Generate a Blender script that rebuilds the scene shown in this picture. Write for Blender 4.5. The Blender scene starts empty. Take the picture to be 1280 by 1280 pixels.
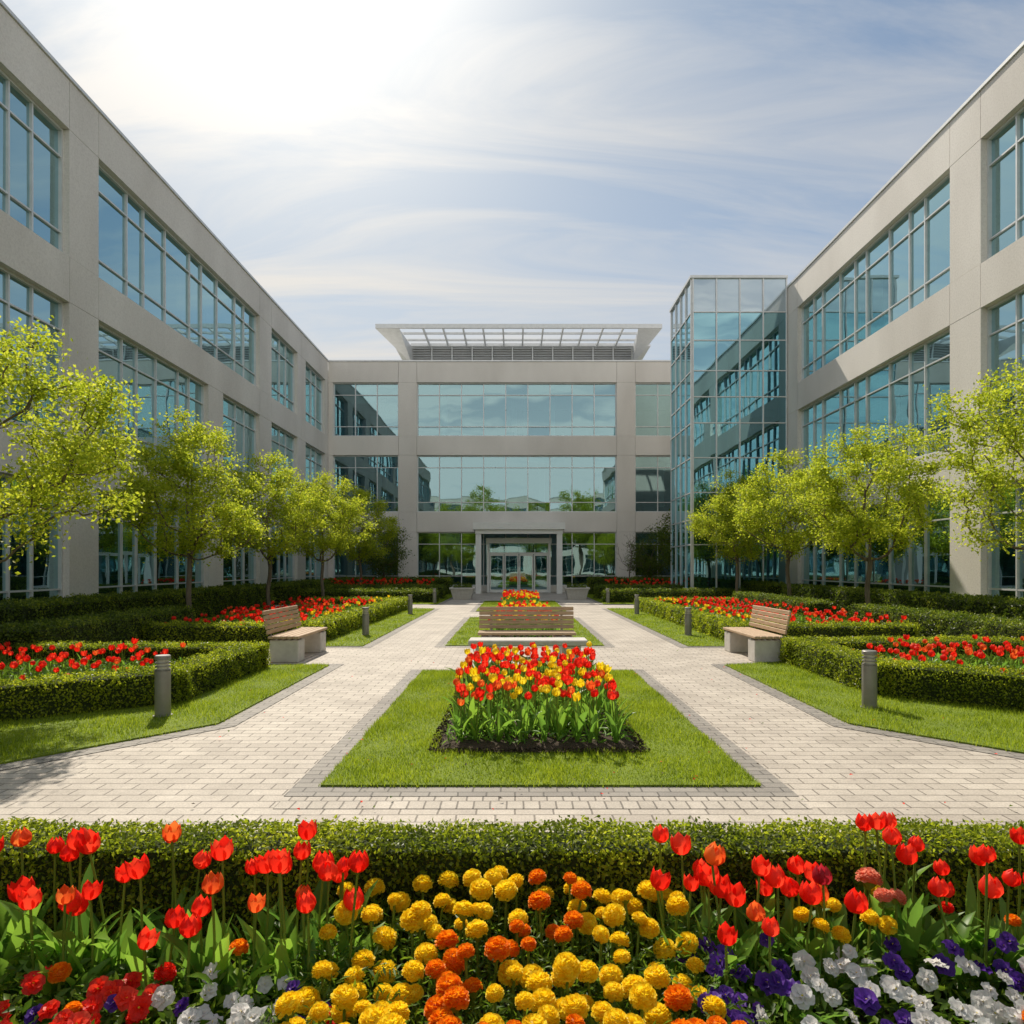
import bpy, math, random
import numpy as np
from mathutils import Vector
R=np.random.default_rng(7); random.seed(7)
scene=bpy.context.scene
scene.view_settings.view_transform='Standard'
scene.view_settings.look='None'; scene.view_settings.exposure=0; scene.view_settings.gamma=1

# ---------------------------------------------------------------- geometry helper
class G:
    def __init__(s): s.V=[]; s.n=0; s.F=[]
    def add(s,V,F,m=0):
        V=np.asarray(V,float).reshape(-1,3); F=np.asarray(F,int)
        if len(F)==0: return
        mm=np.full(len(F),m,int) if np.isscalar(m) else np.asarray(m)
        s.V.append(V); s.F.append((F+s.n,mm)); s.n+=len(V)
    def inst(s,t,M,L,mmap=None):
        V0=np.concatenate(t.V); N=len(L)
        if N==0: return
        Vn=np.einsum('nij,vj->nvi',M,V0)+L[:,None,:]
        for F,m in t.F:
            Fn=F[None]+(s.n+np.arange(N)*len(V0))[:,None,None]
            m2=m if mmap is None else np.array([mmap.get(int(a),int(a)) for a in m])
            s.F.append((Fn.reshape(-1,F.shape[1]),np.tile(m2,N)))
        s.V.append(Vn.reshape(-1,3)); s.n+=N*len(V0)
    def obj(s,name,mats,parent=None,smooth=False):
        V=np.concatenate(s.V); me=bpy.data.meshes.new(name)
        lv=np.concatenate([f.ravel() for f,_ in s.F]); 
        tot=np.concatenate([np.full(len(f),f.shape[1]) for f,_ in s.F])
        mi=np.concatenate([m for _,m in s.F])
        st=np.concatenate([[0],np.cumsum(tot)[:-1]])
        me.vertices.add(len(V)); me.vertices.foreach_set('co',V.ravel().astype(np.float32))
        me.loops.add(len(lv)); me.loops.foreach_set('vertex_index',lv.astype(np.int32))
        me.polygons.add(len(tot)); me.polygons.foreach_set('loop_start',st.astype(np.int32))
        me.polygons.foreach_set('loop_total',tot.astype(np.int32))
        me.polygons.foreach_set('material_index',mi.astype(np.int32))
        me.polygons.foreach_set('use_smooth',np.full(len(tot),smooth))
        for m in mats: me.materials.append(m)
        me.update(calc_edges=True); me.validate()
        o=bpy.data.objects.new(name,me); scene.collection.objects.link(o)
        if parent: o.parent=parent
        return o
def empty(name,loc=(0,0,0)):
    e=bpy.data.objects.new(name,None); e.location=loc; scene.collection.objects.link(e); return e
BF=np.array([[0,3,2,1],[4,5,6,7],[0,1,5,4],[1,2,6,5],[2,3,7,6],[3,0,4,7]])
def ident(s,n,z): return (s,n,z)
def box(g,a,b,m=0,T=ident):
    x0,y0,z0=a; x1,y1,z1=b
    P=[(x0,y0,z0),(x1,y0,z0),(x1,y1,z0),(x0,y1,z0),(x0,y0,z1),(x1,y0,z1),(x1,y1,z1),(x0,y1,z1)]
    g.add([T(*p) for p in P],BF,m)
def bbox(g,a,b,m=0,bev=0.01):
    a=np.array(a,float); b=np.array(b,float); c=(a+b)/2; h=(b-a)/2
    bev=min(bev,h.min()*0.6)
    V=[];idx={}
    for sx in (-1,1):
        for sy in (-1,1):
            for sz in (-1,1):
                for ax in range(3):
                    s=np.array([sx,sy,sz],float); p=c+s*(h-bev); p[ax]=c[ax]+s[ax]*h[ax]
                    idx[(sx,sy,sz,ax)]=len(V); V.append(p)
    Q=[];T3=[]
    for ax in range(3):
        o=[i for i in range(3) if i!=ax]
        for sg in (-1,1):
            q=[]
            for u,v in ((-1,-1),(1,-1),(1,1),(-1,1)):
                k=[0,0,0]; k[ax]=sg; k[o[0]]=u; k[o[1]]=v; q.append(idx[(*k,ax)])
            Q.append(q)
        for u in (-1,1):
            for v in (-1,1):
                k1=[0,0,0];k1[o[0]]=u;k1[o[1]]=v;k1[ax]=-1;k2=list(k1);k2[ax]=1
                Q.append([idx[(*k1,o[0])],idx[(*k2,o[0])],idx[(*k2,o[1])],idx[(*k1,o[1])]])
    for sx in (-1,1):
        for sy in (-1,1):
            for sz in (-1,1): T3.append([idx[(sx,sy,sz,i)] for i in range(3)])
    n=g.n
    g.add(V,Q,m); 
    g.F.append((np.array(T3)+n,np.full(8,m)))
def tube(g,P,r,sides=8,m=0,cap=True):
    P=np.asarray(P,float); n=len(P); r=np.broadcast_to(r,(n,))
    d=np.gradient(P,axis=0); d/=np.linalg.norm(d,axis=1)[:,None]+1e-9
    up=np.array([0,0,1.]) if abs(d[0,2])<.9 else np.array([1.,0,0])
    V=[]
    for i in range(n):
        a=np.cross(up,d[i]); a/=np.linalg.norm(a)+1e-9; b=np.cross(d[i],a)
        t=np.arange(sides)*2*math.pi/sides
        V.append(P[i]+r[i]*(np.cos(t)[:,None]*a+np.sin(t)[:,None]*b))
    F=[[i*sides+k,i*sides+(k+1)%sides,(i+1)*sides+(k+1)%sides,(i+1)*sides+k] for i in range(n-1) for k in range(sides)]
    n0=g.n
    g.add(np.concatenate(V),F,m)
    if cap: g.F.append((np.array([list(range(n0+(n-1)*sides,n0+n*sides))]),np.array([m])))
def unit(a): return a/(np.linalg.norm(a,axis=-1,keepdims=True)+1e-9)
def leaves(g,P,Nr,size,m=0,asp=.5,spread=.8,fold=.15,up=None):
    N=len(P)
    n=unit(Nr+spread*R.normal(size=(N,3)))
    t=R.normal(size=(N,3))
    if up is not None: t=t+np.array(up)
    t=unit(t-n*np.sum(t*n,1)[:,None]); b=np.cross(n,t)
    s=(size*R.uniform(.7,1.25,N))[:,None]
    V=np.stack([P-t*s*.5, P+b*s*asp*.5+n*s*fold, P+t*s*.5, P-b*s*asp*.5+n*s*fold],1).reshape(-1,3)
    i=np.arange(N)[:,None]*4
    F=np.concatenate([i+[[0,1,2]],i+[[0,2,3]]])
    g.add(V,F,m)
def inpoly(P,poly):
    x,y=P[:,0],P[:,1]; c=np.zeros(len(P),bool); n=len(poly)
    for i in range(n):
        x1,y1=poly[i];x2,y2=poly[(i+1)%n]
        if y1==y2: continue
        k=((y1>y)!=(y2>y))&(x<(x2-x1)*(y-y1)/(y2-y1)+x1); c^=k
    return c
def sample(poly,dens):
    p=np.array(poly); a=p.min(0);b=p.max(0)
    N=int((b-a).prod()*dens); P=R.uniform(a,b,(N,2)); return P[inpoly(P,poly)]

# ---------------------------------------------------------------- materials
def mat(name):
    m=bpy.data.materials.new(name); m.use_nodes=True; nt=m.node_tree; nt.nodes.clear()
    return m,nt,nt.nodes,nt.links
def ramp(N,cols):
    r=N.new('ShaderNodeValToRGB'); e=r.color_ramp.elements
    while len(e)<len(cols): e.new(.5)
    for i,(p,c) in enumerate(cols): e[i].position=p; e[i].color=(*c,1)
    return r
def surf(name,cols,scale=5,rough=.8,bump=.2,bscale=60,metal=0,detail=6,spec=.4,bdist=.01,stretch=None):
    m,nt,N,L=mat(name)
    o=N.new('ShaderNodeOutputMaterial'); p=N.new('ShaderNodeBsdfPrincipled'); L.new(p.outputs[0],o.inputs[0])
    tc=N.new('ShaderNodeTexCoord'); src=tc.outputs['Object']
    if stretch:
        mp=N.new('ShaderNodeMapping'); mp.inputs['Scale'].default_value=stretch; L.new(src,mp.inputs[0]); src=mp.outputs[0]
    n=N.new('ShaderNodeTexNoise'); n.inputs['Scale'].default_value=scale; n.inputs['Detail'].default_value=detail
    n.inputs['Roughness'].default_value=.65
    L.new(src,n.inputs['Vector'])
    r=ramp(N,cols); L.new(n.outputs[0],r.inputs[0]); L.new(r.outputs[0],p.inputs['Base Color'])
    p.inputs['Roughness'].default_value=rough; p.inputs['Metallic'].default_value=metal
    p.inputs['Specular IOR Level'].default_value=spec
    if bump>0:
        n2=N.new('ShaderNodeTexNoise'); n2.inputs['Scale'].default_value=bscale; n2.inputs['Detail'].default_value=4
        L.new(src,n2.inputs['Vector'])
        b=N.new('ShaderNodeBump'); b.inputs['Strength'].default_value=bump; b.inputs['Distance'].default_value=bdist
        L.new(n2.outputs[0],b.inputs['Height']); L.new(b.outputs[0],p.inputs['Normal'])
    return m
def leafmat(name,cols,trans=.45,tmul=1.6,rough=.45,spec=.35,bigscale=0):
    m,nt,N,L=mat(name)
    o=N.new('ShaderNodeOutputMaterial'); p=N.new('ShaderNodeBsdfPrincipled')
    t=N.new('ShaderNodeBsdfTranslucent'); mx=N.new('ShaderNodeMixShader'); mx.inputs[0].default_value=trans
    g=N.new('ShaderNodeNewGeometry'); r=ramp(N,cols)
    src=g.outputs['Random Per Island']
    if bigscale:
        tc=N.new('ShaderNodeTexCoord'); nz=N.new('ShaderNodeTexNoise'); nz.inputs['Scale'].default_value=bigscale
        nz.inputs['Detail'].default_value=5
        L.new(tc.outputs['Object'],nz.inputs['Vector'])
        ad=N.new('ShaderNodeMath'); ad.operation='MULTIPLY_ADD'; ad.inputs[1].default_value=1.8; ad.inputs[2].default_value=-.9
        L.new(nz.outputs[0],ad.inputs[0])
        a2=N.new('ShaderNodeMath'); a2.operation='ADD'; L.new(ad.outputs[0],a2.inputs[0]); L.new(src,a2.inputs[1]); a2.use_clamp=True; src=a2.outputs[0]
    L.new(src,r.inputs[0])
    L.new(r.outputs[0],p.inputs['Base Color']); p.inputs['Roughness'].default_value=rough; p.inputs['Specular IOR Level'].default_value=spec
    mul=N.new('ShaderNodeVectorMath'); mul.operation='SCALE'; mul.inputs['Scale'].default_value=tmul
    L.new(r.outputs[0],mul.inputs[0]); L.new(mul.outputs[0],t.inputs['Color'])
    L.new(p.outputs[0],mx.inputs[1]); L.new(t.outputs[0],mx.inputs[2]); L.new(mx.outputs[0],o.inputs[0])
    return m
M_conc=surf('precast_concrete',[(.3,(.63,.595,.55)),(.5,(.73,.695,.645)),(.72,(.80,.765,.715))],scale=22,bump=.25,bscale=150,bdist=.004,rough=.85,detail=10)
nt=M_conc.node_tree; N=nt.nodes; L=nt.links
pb=[n for n in N if n.type=='BSDF_PRINCIPLED'][0]; rr=[n for n in N if n.type=='VALTORGB'][0]; tc=[n for n in N if n.type=='TEX_COORD'][0]
n3=N.new('ShaderNodeTexNoise'); n3.inputs['Scale'].default_value=.5; n3.inputs['Detail'].default_value=6
mp=N.new('ShaderNodeMapping'); mp.inputs['Scale'].default_value=(1,1,.35); L.new(tc.outputs['Object'],mp.inputs[0]); L.new(mp.outputs[0],n3.inputs['Vector'])
r3=ramp(N,[(.3,(.86,.85,.84)),(.65,(1.03,1.03,1.03))]); L.new(n3.outputs[0],r3.inputs[0])
mu=N.new('ShaderNodeMix'); mu.data_type='RGBA'; mu.blend_type='MULTIPLY'; mu.inputs[0].default_value=1
L.new(rr.outputs[0],mu.inputs[6]); L.new(r3.outputs[0],mu.inputs[7]); L.new(mu.outputs[2],pb.inputs['Base Color'])
M_alu=surf('aluminium_frame',[(.3,(.60,.61,.61)),(.7,(.70,.71,.71))],scale=4,rough=.4,bump=0,metal=.2)
M_white=surf('white_painted_metal',[(.3,(.76,.76,.74)),(.7,(.82,.82,.80))],scale=3,rough=.45,bump=0)
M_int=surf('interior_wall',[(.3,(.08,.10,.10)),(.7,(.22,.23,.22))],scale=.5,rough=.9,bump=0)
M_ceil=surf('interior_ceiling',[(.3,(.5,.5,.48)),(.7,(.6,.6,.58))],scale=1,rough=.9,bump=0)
M_blind=surf('window_blind',[(.3,(.42,.43,.41)),(.7,(.5,.5,.48))],scale=2,rough=.9,bump=0)
M_roof=surf('roof_membrane',[(.3,(.3,.3,.3)),(.7,(.38,.38,.37))],scale=2,rough=.9,bump=.1)
M_louver=surf('louver_metal',[(.3,(.50,.52,.53)),(.7,(.58,.60,.61))],scale=3,rough=.5,bump=0,metal=.2)
def glassmat(name,tint,refl,base,trans,lo=.34):
    m,nt,N,L=mat(name)
    o=N.new('ShaderNodeOutputMaterial')
    tr=N.new('ShaderNodeBsdfTransparent'); tr.inputs[0].default_value=(*tint,1)
    df=N.new('ShaderNodeBsdfDiffuse'); df.inputs[0].default_value=(*base,1)
    gl=N.new('ShaderNodeBsdfGlossy'); gl.inputs['Color'].default_value=(*refl,1); gl.inputs['Roughness'].default_value=.012
    tc=N.new('ShaderNodeTexCoord'); nz=N.new('ShaderNodeTexNoise'); nz.inputs['Scale'].default_value=.8; nz.inputs['Detail'].default_value=1
    L.new(tc.outputs['Object'],nz.inputs['Vector']); bp=N.new('ShaderNodeBump'); bp.inputs['Strength'].default_value=.3; bp.inputs['Distance'].default_value=.014
    L.new(nz.outputs[0],bp.inputs['Height']); L.new(bp.outputs[0],gl.inputs['Normal'])
    m1=N.new('ShaderNodeMixShader'); m1.inputs[0].default_value=trans; L.new(df.outputs[0],m1.inputs[1]); L.new(tr.outputs[0],m1.inputs[2])
    lw=N.new('ShaderNodeLayerWeight'); lw.inputs[0].default_value=.4
    mr=N.new('ShaderNodeMapRange'); mr.inputs[3].default_value=lo; mr.inputs[4].default_value=.97; L.new(lw.outputs['Facing'],mr.inputs[0])
    m2=N.new('ShaderNodeMixShader'); L.new(mr.outputs[0],m2.inputs[0]); L.new(m1.outputs[0],m2.inputs[1]); L.new(gl.outputs[0],m2.inputs[2])
    L.new(m2.outputs[0],o.inputs[0]); return m
M_glass=glassmat('tinted_glass',(.36,.58,.61),(.56,.84,.90),(.012,.05,.058),.85)
M_spand=glassmat('spandrel_glass',(.4,.5,.5),(.7,.8,.86),(.34,.41,.45),.0)
M_twr=glassmat('curtain_glass',(.22,.40,.45),(.42,.74,.84),(.008,.04,.052),.6,lo=.42)
def paving(name,c1,c2,mort,bw,bh,off=.5,rot=0):
    m,nt,N,L=mat(name)
    o=N.new('ShaderNodeOutputMaterial'); p=N.new('ShaderNodeBsdfPrincipled'); L.new(p.outputs[0],o.inputs[0])
    tc=N.new('ShaderNodeTexCoord'); mp=N.new('ShaderNodeMapping'); mp.inputs['Rotation'].default_value=(0,0,rot); L.new(tc.outputs['Object'],mp.inputs[0])
    nz0=N.new('ShaderNodeTexNoise'); nz0.inputs['Scale'].default_value=6; L.new(mp.outputs[0],nz0.inputs['Vector'])
    va=N.new('ShaderNodeVectorMath'); va.operation='SCALE'; va.inputs['Scale'].default_value=.012; L.new(nz0.outputs[1],va.inputs[0])
    vb=N.new('ShaderNodeVectorMath'); vb.operation='ADD'; L.new(mp.outputs[0],vb.inputs[0]); L.new(va.outputs[0],vb.inputs[1])
    b=N.new('ShaderNodeTexBrick'); b.offset=off; b.inputs['Scale'].default_value=1; b.inputs['Brick Width'].default_value=bw; b.inputs['Row Height'].default_value=bh
    b.inputs['Mortar Size'].default_value=.006; b.inputs['Mortar Smooth'].default_value=.3; b.inputs['Bias'].default_value=0
    b.inputs['Color1'].default_value=(*c1,1); b.inputs['Color2'].default_value=(*c2,1); b.inputs['Mortar'].default_value=(*mort,1)
    L.new(vb.outputs[0],b.inputs['Vector'])
    n=N.new('ShaderNodeTexNoise'); n.inputs['Scale'].default_value=.9; n.inputs['Detail'].default_value=10; n.inputs['Roughness'].default_value=.7; L.new(tc.outputs['Object'],n.inputs['Vector'])
    r=ramp(N,[(.3,(.74,.72,.70)),(.6,(1.03,1.02,1.0))]); L.new(n.outputs[0],r.inputs[0])
    mu=N.new('ShaderNodeMix'); mu.data_type='RGBA'; mu.blend_type='MULTIPLY'; mu.inputs[0].default_value=1
    L.new(b.outputs[0],mu.inputs[6]); L.new(r.outputs[0],mu.inputs[7])
    n4=N.new('ShaderNodeTexNoise'); n4.inputs['Scale'].default_value=90; n4.inputs['Detail'].default_value=4; L.new(tc.outputs['Object'],n4.inputs['Vector'])
    r4=ramp(N,[(.35,(.82,.82,.82)),(.6,(1.05,1.05,1.05))]); L.new(n4.outputs[0],r4.inputs[0])
    mu2=N.new('ShaderNodeMix'); mu2.data_type='RGBA'; mu2.blend_type='MULTIPLY'; mu2.inputs[0].default_value=1
    L.new(mu.outputs[2],mu2.inputs[6]); L.new(r4.outputs[0],mu2.inputs[7]); L.new(mu2.outputs[2],p.inputs['Base Color'])
    p.inputs['Roughness'].default_value=.72
    bp=N.new('ShaderNodeBump'); bp.invert=True; bp.inputs['Strength'].default_value=.8; bp.inputs['Distance'].default_value=.008; L.new(b.outputs['Fac'],bp.inputs['Height'])
    bp2=N.new('ShaderNodeBump'); bp2.inputs['Strength'].default_value=.35; bp2.inputs['Distance'].default_value=.003; L.new(n4.outputs[0],bp2.inputs['Height']); L.new(bp.outputs[0],bp2.inputs['Normal'])
    L.new(bp2.outputs[0],p.inputs['Normal'])
    return m
M_pave=paving('concrete_pavers',(.56,.505,.44),(.46,.41,.355),(.22,.19,.16),.25,.125)
M_pave2=paving('border_pavers',(.32,.295,.265),(.25,.23,.21),(.12,.11,.10),.2,.1)
M_pave3=paving('soldier_course_pavers',(.54,.49,.43),(.46,.415,.36),(.2,.175,.15),.11,.22,off=0.5)
M_soil=surf('soil',[(.3,(.03,.02,.013)),(.7,(.09,.062,.04))],scale=14,bump=1,bscale=40,bdist=.03,rough=.95)
M_lawn=surf('lawn_base',[(.3,(.11,.165,.010)),(.7,(.19,.25,.018))],scale=3,bump=.5,bscale=90,rough=.9)
M_ground=surf('ground_turf',[(.3,(.05,.07,.02)),(.7,(.09,.12,.03))],scale=.6,bump=.3,bscale=20,rough=.95)
M_grass=leafmat('grass_blades',[(0,(.13,.19,.010)),(.5,(.24,.32,.014)),(1,(.36,.42,.03))],trans=.5,tmul=1.5,bigscale=1.6)
M_hleaf=leafmat('hedge_leaves',[(0,(.045,.075,.008)),(.5,(.10,.145,.012)),(.85,(.18,.23,.018)),(1,(.27,.31,.03))],trans=.45,tmul=1.8,rough=.4,bigscale=1.6)
M_hleaf2=leafmat('boxwood_leaves',[(0,(.08,.115,.008)),(.45,(.19,.24,.012)),(.8,(.32,.37,.018)),(1,(.44,.46,.03))],trans=.5,tmul=1.8,rough=.4,bigscale=2)
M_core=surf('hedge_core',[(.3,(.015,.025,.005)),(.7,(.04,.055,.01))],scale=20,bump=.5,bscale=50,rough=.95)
M_tleaf=leafmat('tree_leaves',[(0,(.20,.26,.016)),(.5,(.35,.41,.025)),(1,(.50,.51,.05))],trans=.52,tmul=1.8,rough=.5,spec=.25)
M_tleafd=leafmat('dark_tree_leaves',[(0,(.05,.09,.012)),(.5,(.10,.15,.016)),(1,(.16,.20,.025))],trans=.4,tmul=1.4,rough=.5,spec=.25)
M_bark=surf('bark',[(.3,(.09,.07,.05)),(.7,(.22,.18,.14))],scale=12,bump=.8,bscale=30,bdist=.01,rough=.95,stretch=(1,1,.2))
M_tul_leaf=leafmat('tulip_leaf',[(0,(.09,.20,.025)),(.5,(.15,.29,.035)),(1,(.22,.38,.04))],trans=.48,tmul=1.6,rough=.4)
M_stem=leafmat('flower_stem',[(0,(.14,.22,.03)),(1,(.22,.31,.04))],trans=.2,tmul=1.3)
M_filler=leafmat('bed_foliage',[(0,(.05,.11,.010)),(.5,(.10,.18,.014)),(1,(.19,.29,.02))],trans=.45,tmul=1.5,rough=.45)
def petal(name,a,b,c,tm=1.15): return leafmat(name,[(0,a),(.5,b),(1,c)],trans=.5,tmul=tm,rough=.45,spec=.3)
M_red=petal('red_petal',(.74,.016,.009),(.86,.034,.015),(.90,.08,.035),1.25)
M_red2=petal('orange_red_petal',(.82,.10,.02),(.87,.16,.03),(.90,.26,.05))
M_yel=petal('yellow_petal',(.88,.62,.01),(.92,.72,.02),(.94,.80,.06),1.1)
M_ora=petal('orange_petal',(.82,.20,.005),(.88,.28,.008),(.90,.38,.012),1.1)
M_whi=petal('white_petal',(.78,.76,.74),(.83,.81,.79),(.86,.86,.84),1.0)
M_pur=petal('purple_petal',(.06,.02,.22),(.10,.03,.33),(.18,.06,.45),1.2)
M_pin=petal('salmon_petal',(.84,.25,.16),(.86,.33,.22),(.88,.43,.30),1.0)
M_dkr=petal('crimson_petal',(.35,.012,.025),(.45,.02,.035),(.55,.03,.05))
M_wood=surf('weathered_wood',[(.25,(.33,.22,.13)),(.5,(.48,.34,.22)),(.75,(.58,.44,.30))],scale=6,bump=.4,bscale=40,bdist=.003,rough=.7,stretch=(.8,6,6))
M_stone=surf('bench_concrete',[(.3,(.52,.49,.45)),(.7,(.64,.61,.57))],scale=10,bump=.3,bscale=120,bdist=.003,rough=.85)
M_boll=surf('bollard_metal',[(.3,(.24,.23,.22)),(.7,(.31,.30,.29))],scale=6,rough=.45,bump=.05,metal=.4)
M_lens=surf('bollard_lens',[(.3,(.6,.58,.5)),(.7,(.7,.68,.6))],scale=6,rough=.3,bump=0)

# ---------------------------------------------------------------- ground
def sheet(name,poly,z,m,parent=None,thick=0):
    g=G(); n=len(poly)
    V=[(x,y,z) for x,y in poly]; g.add(V,[list(range(n))],0)
    if thick:
        W=V+[(x,y,z-thick) for x,y in poly]
        g.add(W,[[i,i+n,(i+1)%n+n,(i+1)%n] for i in range(n)],0)
    return g.obj(name,[m],parent)
sheet('ground',[(-600,-600),(600,-600),(600,900),(-600,900)],0,M_ground)
sheet('paving',[(-11.6,3.05),(12.3,3.05),(12.3,42.4),(-11.6,42.4)],.004,M_pave)
sheet('soldier_course',[(-11.5,3.05),(12.2,3.05),(12.2,3.3),(-11.5,3.3)],.008,M_pave3)
sheet('soldier_course',[(-1.6,4.47),(1.95,4.47),(1.95,4.70),(-1.6,4.70)],.008,M_pave3)
LX0,LX1=-1.41,1.76
def rect(a,b,c,d): return [(a,c),(b,c),(b,d),(a,d)]
lawn_polys={
 'c1':rect(LX0,LX1,4.91,10.3),'c2':rect(LX0,LX1,13.6,21),'c3':rect(LX0,LX1,24,31),
 'nl':[(-11.3,4.3),(-5.1,4.3),(-3.0,6.85),(-3.0,10.9),(-11.3,10.9)],
 'nr':[(11.9,4.3),(5.6,4.3),(3.36,6.85),(3.36,10.9),(4.9,11.4),(11.9,11.4)],
 'fl':[(-11.3,13.5),(-3.05,13.5),(-3.05,25.5),(-11.3,25.5)],
 'fr':[(3.42,13.5),(11.9,13.5),(11.9,25.5),(3.42,25.5)],
 'el':[(-11.3,28.5),(-3.3,28.5),(-3.3,40),(-11.3,40)],
 'er':[(3.7,28.5),(11.9,28.5),(11.9,40),(3.7,40)]}
def offset(poly,d):
    p=np.array(poly); n=len(p); out=[]
    A=sum(p[i][0]*p[(i+1)%n][1]-p[(i+1)%n][0]*p[i][1] for i in range(n)); sg=1 if A>0 else -1
    for i in range(n):
        e1=unit(p[i]-p[i-1]); e2=unit(p[(i+1)%n]-p[i])
        n1=sg*np.array([e1[1],-e1[0]]); n2=sg*np.array([e2[1],-e2[0]])
        b=n1+n2; b=b/(np.dot(b,n1)+1e-9); out.append(tuple(p[i]+b*d))
    return out
for k,p in lawn_polys.items():
    sheet('paving_border',offset(p,.2),.009,M_pave2)
    sheet('lawn',p,.024,M_lawn,thick=.024)
beds={
 'c1':rect(-.70,1.08,5.75,9.35),'c2':rect(-.62,1.0,14.4,20.4),'c3':rect(-.62,1.0,24.6,30.5),
 'nl':[(-8.2,5.1),(-4.1,8.0),(-4.1,10.4),(-8.2,10.4)],
 'nr':[(8.7,5.1),(4.6,8.4),(4.6,10.9),(8.7,10.9)],
 'fl':rect(-8.2,-4.25,13.9,25.0),'fr':rect(4.65,8.7,13.9,25.0),
 'el':rect(-10,-4.2,34.5,36.5),'er':rect(4.6,10.5,34.5,36.5)}
for k,p in beds.items():
    g=G(); p2=offset(p,-.12); n=len(p)
    g.add([(x,y,.028) for x,y in p]+[(x,y,.075) for x,y in p2],[[i,(i+1)%n,(i+1)%n+n,i+n] for i in range(n)],0)
    g.add([(x,y,.075) for x,y in p2],[list(range(n))],0); g.obj('soil_bed',[M_soil])
sheet('soil_bed',rect(-6,6,.3,2.98),.03,M_soil)
g=G()
P=sample(offset(beds['c1'],.05),1500); e=np.c_[P,np.full(len(P),.045)]; e=e[~inpoly(P,offset(beds['c1'],-.14))]
leaves(g,e,np.tile([0,0,1.],(len(e),1)),.03,0,asp=.9,spread=.6,fold=.3)
g.obj('soil_crumbs',[M_soil])
# grass
g=G()
for k,p in lawn_polys.items():
    dens={'c1':5600,'nl':3200,'nr':3200}.get(k,700)
    w={'c1':.007,'nl':.008,'nr':.008}.get(k,.018)
    if k in('nl',): q=[(-8,4.3),(-5.1,4.3),(-3,6.85),(-3,10.9),(-8,10.9)]
    elif k=='nr': q=[(8.4,4.3),(5.6,4.3),(3.36,6.85),(3.36,10.9),(4.9,11.4),(8.4,11.4)]
    else: q=p
    P=sample(offset(q,.018),dens); P=P[~inpoly(P,offset(beds[k],-.03))]
    n=len(P)
    tall=1+.5*np.sin(P[:,0]*5+1.3*P[:,1])*np.sin(P[:,1]*4)
    h=R.uniform(.016,.046,n)*tall; a=R.uniform(0,2*math.pi,n); ln=R.uniform(0,.8,n)*h; b=R.uniform(0,2*math.pi,n)
    z=np.full(n,.022); z[~inpoly(P,q)]=.008; ww=w*R.uniform(.6,1.2,n)
    V=np.stack([np.c_[P[:,0]-np.cos(a)*ww/2,P[:,1]-np.sin(a)*ww/2,z],np.c_[P[:,0]+np.cos(a)*ww/2,P[:,1]+np.sin(a)*ww/2,z],
                np.c_[P[:,0]+np.cos(b)*ln,P[:,1]+np.sin(b)*ln,z+h]],1).reshape(-1,3)
    g.add(V,np.arange(n*3).reshape(-1,3),0)
g.obj('grass',[M_grass])

# ---------------------------------------------------------------- hedges
def hedge(name,pts,w,h,leaf=.035,dens=1800,m=None,z0=.02):
    g=G(); pts=[np.array(p,float) for p in pts]
    ph=R.uniform(0,6,6)
    for i in range(len(pts)-1):
        a,b=pts[i],pts[i+1]; d=b-a; Ln=np.linalg.norm(d); d/=Ln; nrm=np.array([-d[1],d[0]])
        e=w/2
        def T(s,n,z,a=a,d=d,nrm=nrm): return (a[0]+d[0]*s+nrm[0]*n,a[1]+d[1]*s+nrm[1]*n,z)
        ins=leaf*1.1
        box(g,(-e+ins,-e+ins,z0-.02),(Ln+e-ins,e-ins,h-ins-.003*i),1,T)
        def put(S,Nn,Z,nr):
            k=len(S)
            wx=a[0]+d[0]*S+nrm[0]*Nn; wy=a[1]+d[1]*S+nrm[1]*Nn
            bump=.5*leaf*(np.sin(wx*5+ph[0])+np.sin(wy*6+ph[1])+np.sin(wx*13+wy*9+Z*11+ph[2])+np.sin(Z*17+wy*15+ph[3]))
            j=R.normal(0,leaf*.5,k)+bump*.7
            P=np.c_[wx+nr[0]*j,wy+nr[1]*j,np.maximum(Z+nr[2]*j,.02)]
            leaves(g,P,np.tile(nr,(k,1)),leaf,0,asp=.6,spread=.8,fold=.12,up=(0,0,.6))
        A=(Ln+w)*w; k=int(A*dens); put(R.uniform(-e,Ln+e,k),R.uniform(-e,e,k),np.full(k,h),np.array([0,0,1.]))
        for sg in(-1,1):
            k=int((Ln+w)*h*dens); put(R.uniform(-e,Ln+e,k),np.full(k,sg*e),R.uniform(z0,h,k),np.array([*(nrm*sg),0]))
            k=int(w*h*dens); put(np.full(k,-e if sg<0 else Ln+e),R.uniform(-e,e,k),R.uniform(z0,h,k),np.array([*(d*sg),0]))
        k=int(A*dens*.12); S=R.uniform(-e,Ln+e,k); Nn=R.uniform(-e,e,k)
        P=np.array([T(s,n_,h+R.uniform(0,leaf*1.3)) for s,n_ in zip(S,Nn)])
        leaves(g,P,np.tile([0.,-1,.2],(k,1)),leaf,0,asp=.5,spread=1,fold=.12,up=(0,0,3))
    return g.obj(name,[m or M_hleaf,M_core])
hedge('boxwood_hedge',[(-5.5,2.86),(5.5,2.86)],.26,.465,leaf=.022,dens=8500,m=M_hleaf2)
hedge('boxwood_hedge',[(-7.4,5.45),(-4.05,7.95),(-4.05,10.45),(-7.4,10.45)],.38,.40,leaf=.032,dens=3000,m=M_hleaf2)
hedge('boxwood_hedge',[(7.9,5.55),(4.55,8.4),(4.55,11.0),(7.9,11.0)],.38,.42,leaf=.032,dens=3000,m=M_hleaf2)
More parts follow.
